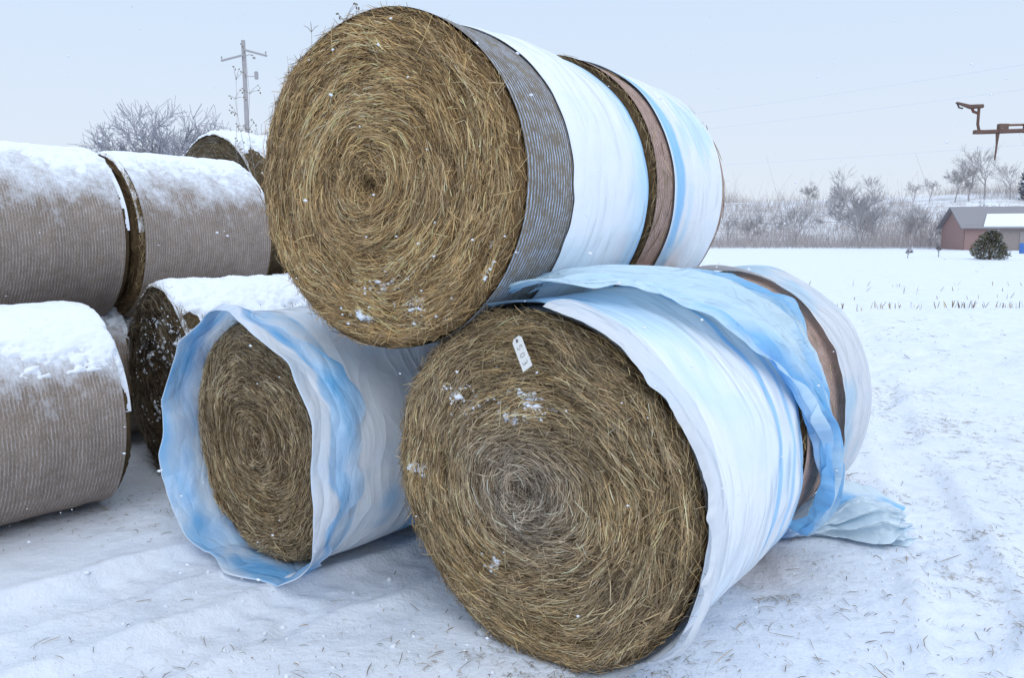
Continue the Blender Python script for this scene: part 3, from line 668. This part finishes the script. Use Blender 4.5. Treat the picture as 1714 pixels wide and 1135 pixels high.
def conifer(seed,h,w,n,col,snowf,ls=.16,ex=.6):
    r3=np.random.default_rng(seed); u=r3.random(n)**.8; z=h*u
    rad=w/2*np.clip(1-u**1.6,0.02,1)**ex*(.8+.2*r3.random(n))*np.where(u<.12,.85,1)
    th=r3.random(n)*2*PI; clump=.85+.35*vn(np.cos(th)*2.5,np.sin(th)*2.5,u*6,seed)
    rr=rad*clump*np.sqrt(r3.uniform(.25,1,n))
    p=np.stack([rr*np.cos(th),rr*np.sin(th),z+.05],-1)
    d=np.stack([np.cos(th),np.sin(th),r3.uniform(.1,1.1,n)],-1)+r3.normal(0,.3,(n,3)); d/=np.linalg.norm(d,axis=1,keepdims=True)
    e=np.cross(d,np.array([0,0,1.])); e/=np.linalg.norm(e,axis=1,keepdims=True); nn=np.cross(e,d)
    V,F=ribbons(p,d,e,nn,r3.uniform(.6,1.5,n)*ls,r3.uniform(.2,.45,n)*ls,np.zeros(n),r3.normal(0,.8,n),np.zeros(n),np.zeros(n),K=2)
    c=np.array(col)*r3.uniform(.5,1.6,(n,1)); sn=r3.random(n)<snowf; c[sn]=(.62,.66,.72)
    return mkmesh('foliage',V,F,M_bark,np.repeat(c,6,axis=0))
e=empty('evergreen_shrub',(32.3,52.2,-.05),0,'rounded olive green evergreen shrub dusted with snow','shrub')
obj('crown',conifer(5,1.9,2.8,5500,(.19,.175,.12),.12,.15,.45),e)
t=MB(); t.tube([(0,0,-.1),(0,0,.9)],[.09,.05],8,(.12,.09,.07)); obj('trunk',t.mesh('trunk',[M_bark]),e)
e=empty('evergreen_tree',(93,140,hz(93,140)),0,'dark evergreen tree on the snowy hilltop','tree')
obj('crown',conifer(6,8,5.5,2500,(.18,.19,.21),.2,.5,.9),e)
t=MB(); t.tube([(0,0,-.3),(0,0,4)],[.25,.1],8,(.15,.13,.12)); obj('trunk',t.mesh('trunk',[M_bark]),e)
# ------------------------------------------------------------ utility pole
M_wood=mat_simple('grey_pole_wood',None,.85,.3,5,.3,.02,True)
PC=(.42,.40,.41)
e=empty('utility_pole',(-13.75,41,0),math.radians(12),'weathered wooden utility pole with slanted crossarm','utility pole')
m=MB(); m.tube([(0,0,-.2),(0,0,6),(0,0,11.55)],[.14,.125,.10],12,PC); obj('post',m.mesh('post',[M_wood],True),e)
m=MB(); m.box((-.55,-.18,10.62),(1.15,.08,.09),Matrix.Rotation(math.radians(-17),4,'Y'),PC); m.box((.6,-.18,10.92),(1.15,.08,.09),Matrix.Rotation(math.radians(13),4,'Y'),PC); obj('crossarm',m.mesh('crossarm',[M_wood]),e)
for x,zz in ((-1.06,10.5),(1.1,10.84)):
    m=MB(); m.tube([(x,-.18,zz),(x,-.18,zz+.08),(x,-.18,zz+.11),(x,-.18,zz+.18)],[.02,.02,.045,.03],8,PC); obj('insulator',m.mesh('insulator',[M_wood]),e)
m=MB(); m.tube([(.6,-.25,9.6),(.6,-.25,9.65),(.6,-.25,9.95),(.6,-.25,10.0)],[.07,.10,.10,.05],10,PC); m.tube([(0,-.1,9.75),(.6,-.25,9.75)],.018,6,PC); obj('fused_cutout',m.mesh('fused_cutout',[M_wood]),e)
M_wire=mat_simple('wire',(.64,.70,.80),.6,.1,2,0,.001)
for i,(p0,p1) in enumerate([((-8,80,11),(46,13.6,11.2)),((-8,82,10.2),(47,15.6,10.2)),((-8,84,8.2),(50,15.6,7.2))]):
    m=MB(); p0=np.array(p0,float);p1=np.array(p1,float); P=[p0+(p1-p0)*q-np.array([0,0,1.2*4*q*(1-q)]) for q in np.linspace(0,1,30)]
    m.tube(P,.008,5,(.4,.4,.5)); obj('power_line',m.mesh('power_line',[M_wire],True),None,label='thin overhead power line crossing the grey sky',category='power line',group='overhead power lines')
# ------------------------------------------------------------ rusty boom
M_rust=mat_simple('rusty_steel',None,.85,.55,14,.5,.008,True,.0)
e=empty('farm_machine',(7.9,10.3,0),0,'rusty steel machine boom with drooping nozzle arm','farm machine')
RU=(.22,.135,.11)
m=MB(); m.tube([(-1.77,0,3.10),(0,0,3.16)],.028,8,RU); m.tube([(-1.55,.03,3.19),(0,.03,3.23)],.015,8,(.32,.19,.14)); m.box((-1.2,0,3.15),(.04,.06,.12),None,RU); m.box((-1.5,0,3.15),(.12,.06,.11),None,RU)
m.box((-.6,0,3.17),(.05,.08,.14),None,RU); obj('boom',m.mesh('boom',[M_rust]),e)
m=MB(); m.tube([(-1.80,0,3.10),(-1.83,0,3.2),(-1.83,0,3.4)],.018,8,RU); m.box((-1.82,0,3.10),(.10,.06,.05),None,RU); m.tube([(-1.78,0,3.43),(-1.95,0,3.42),(-2.12,0,3.47)],[.026,.03,.014],8,RU); m.tube([(-1.92,0,3.40),(-1.9,0,3.36),(-1.84,0,3.34)],.018,6,(.2,.1,.07)); obj('nozzle_arm',m.mesh('nozzle_arm',[M_rust]),e)
m=MB(); m.tube([(-2.12,0,3.47),(-2.09,0,3.41),(-2.04,0,3.40)],.011,6,(.14,.12,.12)); m.box((-2.05,0,3.455),(.16,.04,.02),Matrix.Rotation(.2,4,'Y'),(.2,.13,.1)); obj('nozzle',m.mesh('nozzle',[M_rust]),e)
m=MB(); m.tube([(-1.56,0,3.08),(-1.56,0,2.95),(-1.57,0,2.74)],[.024,.013,.010],8,RU); obj('hanging_rod',m.mesh('hanging_rod',[M_rust]),e)
m=MB(); m.tube([(0,0,3.3),(0,0,.05)],.07,10,RU); m.box((0,0,.05),(.7,.7,.1),None,RU); obj('mast',m.mesh('mast',[M_rust]),e)
# ------------------------------------------------------------ house
M_wall=mat_simple('painted_siding',None,.8,.15,3,.1,.01,True)
e=empty('house',(47.0,80.5,-.5),math.radians(-14),'low dull red and brown farm building with snow on its roof','house')
L_,W_,H_=17,8,2.9
m=MB(); m.box((L_/2,W_/2,H_/2+.1),(L_,W_,H_+.2),None,(.34,.29,.275)); obj('wall',m.mesh('wall',[M_wall]),e)
m=MB(); m.add([(-.03,0,0),(-.03,W_,0),(-.03,W_,H_),(-.03,W_/2,H_+1.95),(-.03,0,H_)],[(0,4,3,2,1)],(.36,.235,.215)); m.box((1.0,-.04,H_/2),(2.0,.08,H_),None,(.35,.23,.21)); obj('gable_wall',m.mesh('gable_wall',[M_wall]),e,label='dull red gable wall')
m=MB()
for sgn in (1,-1):
    y0=-.5 if sgn>0 else W_+.5; 
    V=[(-.5,y0,H_-.2),(L_+.5,y0,H_-.2),(L_+.5,W_/2,H_+2.05),(-.5,W_/2,H_+2.05)]
    m.add(V+[(x,y,z+.12) for x,y,z in V],[(0,1,2,3),(4,7,6,5),(0,4,5,1),(1,5,6,2),(3,2,6,7),(0,3,7,4)],(.30,.29,.31))
rf=obj('roof',m.mesh('roof',[M_wall]),e)
m=MB(); z=lambda f:H_-.2+.13+2.25*f; yy=lambda f:-.5+(W_/2+.5)*f
V=[(1.6,yy(.02),z(.02)),(L_+.45,yy(.02),z(.02)),(L_+.45,yy(.62),z(.62)),(2.6,yy(.58),z(.58))]
m.add(V+[(x,y,q+.12) for x,y,q in V],[(4,5,6,7),(0,1,5,4),(1,2,6,5),(2,3,7,6),(3,0,4,7)],(.8,.84,.9)); obj('snow_cover',m.mesh('snow_cover',[M_snow]),rf)
for x in (7.5,11.5):
    m=MB(); m.box((x,-.02,1.9),(1.2,.06,1.0),None,(.65,.67,.7)); fr=obj('window',m.mesh('window',[M_wall]),e)
    m=MB(); m.box((x,-.06,1.9),(1.0,.03,.8),None,(.07,.08,.1)); obj('pane',m.mesh('pane',[M_wall]),fr)
m=MB(); m.box((5.6,-.03,1.35),(1.0,.07,2.1),None,(.38,.34,.33)); obj('door',m.mesh('door',[M_wall]),e)
m=MB(); m.tube([(0,0,0),(0,0,.05),(0,0,.45),(0,0,.5),(0,0,.85),(0,0,.9)],[.27,.29,.29,.31,.29,.27],16,(.10,.22,.55)); br=m.mesh('barrel',[M_wall],True)
o=obj('plastic_barrel',br,None,label='blue plastic barrel standing on snow by the building',category='barrel'); o.location=(44.3,67,0)
# ------------------------------------------------------------ dry weed stalks behind the bales
def weed(loc,h,seed,lab,leaves=True):
    rnd=random.Random(seed); m=MB(); c=(.33,.29,.26); P=[np.array((0,0,0.))]; 
    for i in range(10): P.append(P[-1]+np.array((rnd.gauss(0,.025),rnd.gauss(0,.025),h/10)))
    m.tube(P,[.0045*(1-i/14) for i in range(11)],5,c)
    for i in range(6,11):
        for k in range(3):
            a=rnd.uniform(0,2*PI); q=P[i]; L=rnd.uniform(.04,.12); t2=q+np.array((math.cos(a)*L,math.sin(a)*L,rnd.uniform(.02,.12))); m.tube([q,(q+t2)/2+np.array((0,0,.01)),t2],[.0025,.002,.0012],4,c)
            if leaves:
                m.box(t2,(.018,.005,.010),Matrix.Rotation(rnd.uniform(0,3),4,'Z'),(.26,.21,.16)); m.box(t2+np.array((.01,.02,-.02)),(.010,.005,.018),Matrix.Rotation(rnd.uniform(0,3),4,'Z'),(.24,.2,.15))
    o=obj('dry_weed',m.mesh('dry_weed',[M_bark]),None,label=lab,category='weed',group='dry weed stalks behind the bales'); o.location=loc
wl='tall dry weed stalk standing behind the bales'
weed((-2.62,7.6,0),3.25,1,wl); weed((-2.52,7.7,0),3.45,2,wl); weed((-2.7,7.8,0),3.1,3,wl); weed((-1.14,5.1,0),3.12,4,wl); weed((-1.22,5.15,0),3.08,6,wl,False)
# ------------------------------------------------------------ falling snow
def flakes():
    n=800; V=[];F=[]
    y=rng.uniform(1.6,10,n); x=rng.uniform(-.7,.7,n)*y; z=1.7+y*rng.uniform(-.55,.45,n)
    k=0
    for i in range(n):
        if z[i]<.05: continue
        s=rng.uniform(.0018,.0042); th=rng.normal(.2,.4); a=np.array([math.cos(th),rng.normal(0,.3),-math.sin(th)*.5]); u=np.array([0,0,1.]); c=np.array([x[i],y[i],z[i]])
        w=np.array([0,1.,0])
        V+= [c-a*s*1.8,c+a*s*1.8,c+u*s,c-u*s,c+w*s,c-w*s]; o=k*6
        F+= [(0+o,2+o,4+o),(2+o,1+o,4+o),(1+o,3+o,4+o),(3+o,0+o,4+o),(2+o,0+o,5+o),(1+o,2+o,5+o),(3+o,1+o,5+o),(0+o,3+o,5+o)]; k+=1
    obj('snowflakes',mkmesh('snowflakes',np.array(V),np.array(F),M_snow),None,kind='stuff')
flakes()
# ------------------------------------------------------------ world, sun, camera
w=bpy.data.worlds.new('World'); S.world=w; w.use_nodes=True; nt=w.node_tree
bg=nt.nodes['Background']; sky=N(nt,'ShaderNodeTexSky'); sky.sky_type='NISHITA'; sky.sun_disc=False
sky.sun_elevation=math.radians(45); sky.sun_rotation=math.radians(160); sky.air_density=1; sky.dust_density=3
tc=N(nt,'ShaderNodeTexCoord'); sx=N(nt,'ShaderNodeSeparateXYZ'); nt.links.new(tc.outputs['Generated'],sx.inputs[0])
cl=ramp(nt,sx.outputs['Z'],[(0.0,(.405,.438,.482)),(.34,(.322,.402,.513)),(1.0,(.58,.66,.78))])
sc=mix(nt,1.0,cl,(20,20,20),'MULTIPLY')
fin=mix(nt,.95,sky.outputs['Color'],sc)
nt.links.new(fin,bg.inputs['Color']); bg.inputs['Strength'].default_value=.1
sd=bpy.data.lights.new('sun','SUN'); sd.energy=.8; sd.angle=math.radians(45); sd.color=(1,.98,.95)
so=bpy.data.objects.new('sun',sd); COL.objects.link(so)
az=math.radians(160); el=math.radians(45)
v=Vector((math.sin(az)*math.cos(el),math.cos(az)*math.cos(el),math.sin(el))); so.rotation_euler=v.to_track_quat('Z','Y').to_euler()
cd=bpy.data.cameras.new('camera'); cam=bpy.data.objects.new('camera',cd); COL.objects.link(cam)
cd.lens=27; cd.sensor_width=36; cd.clip_end=2000; cd.clip_start=.05
cam.location=(0,0,1.8); cam.rotation_euler=(math.radians(90-7.9),0,0); S.camera=cam
S.view_settings.view_transform='Standard'; S.view_settings.look='None'; S.view_settings.exposure=0
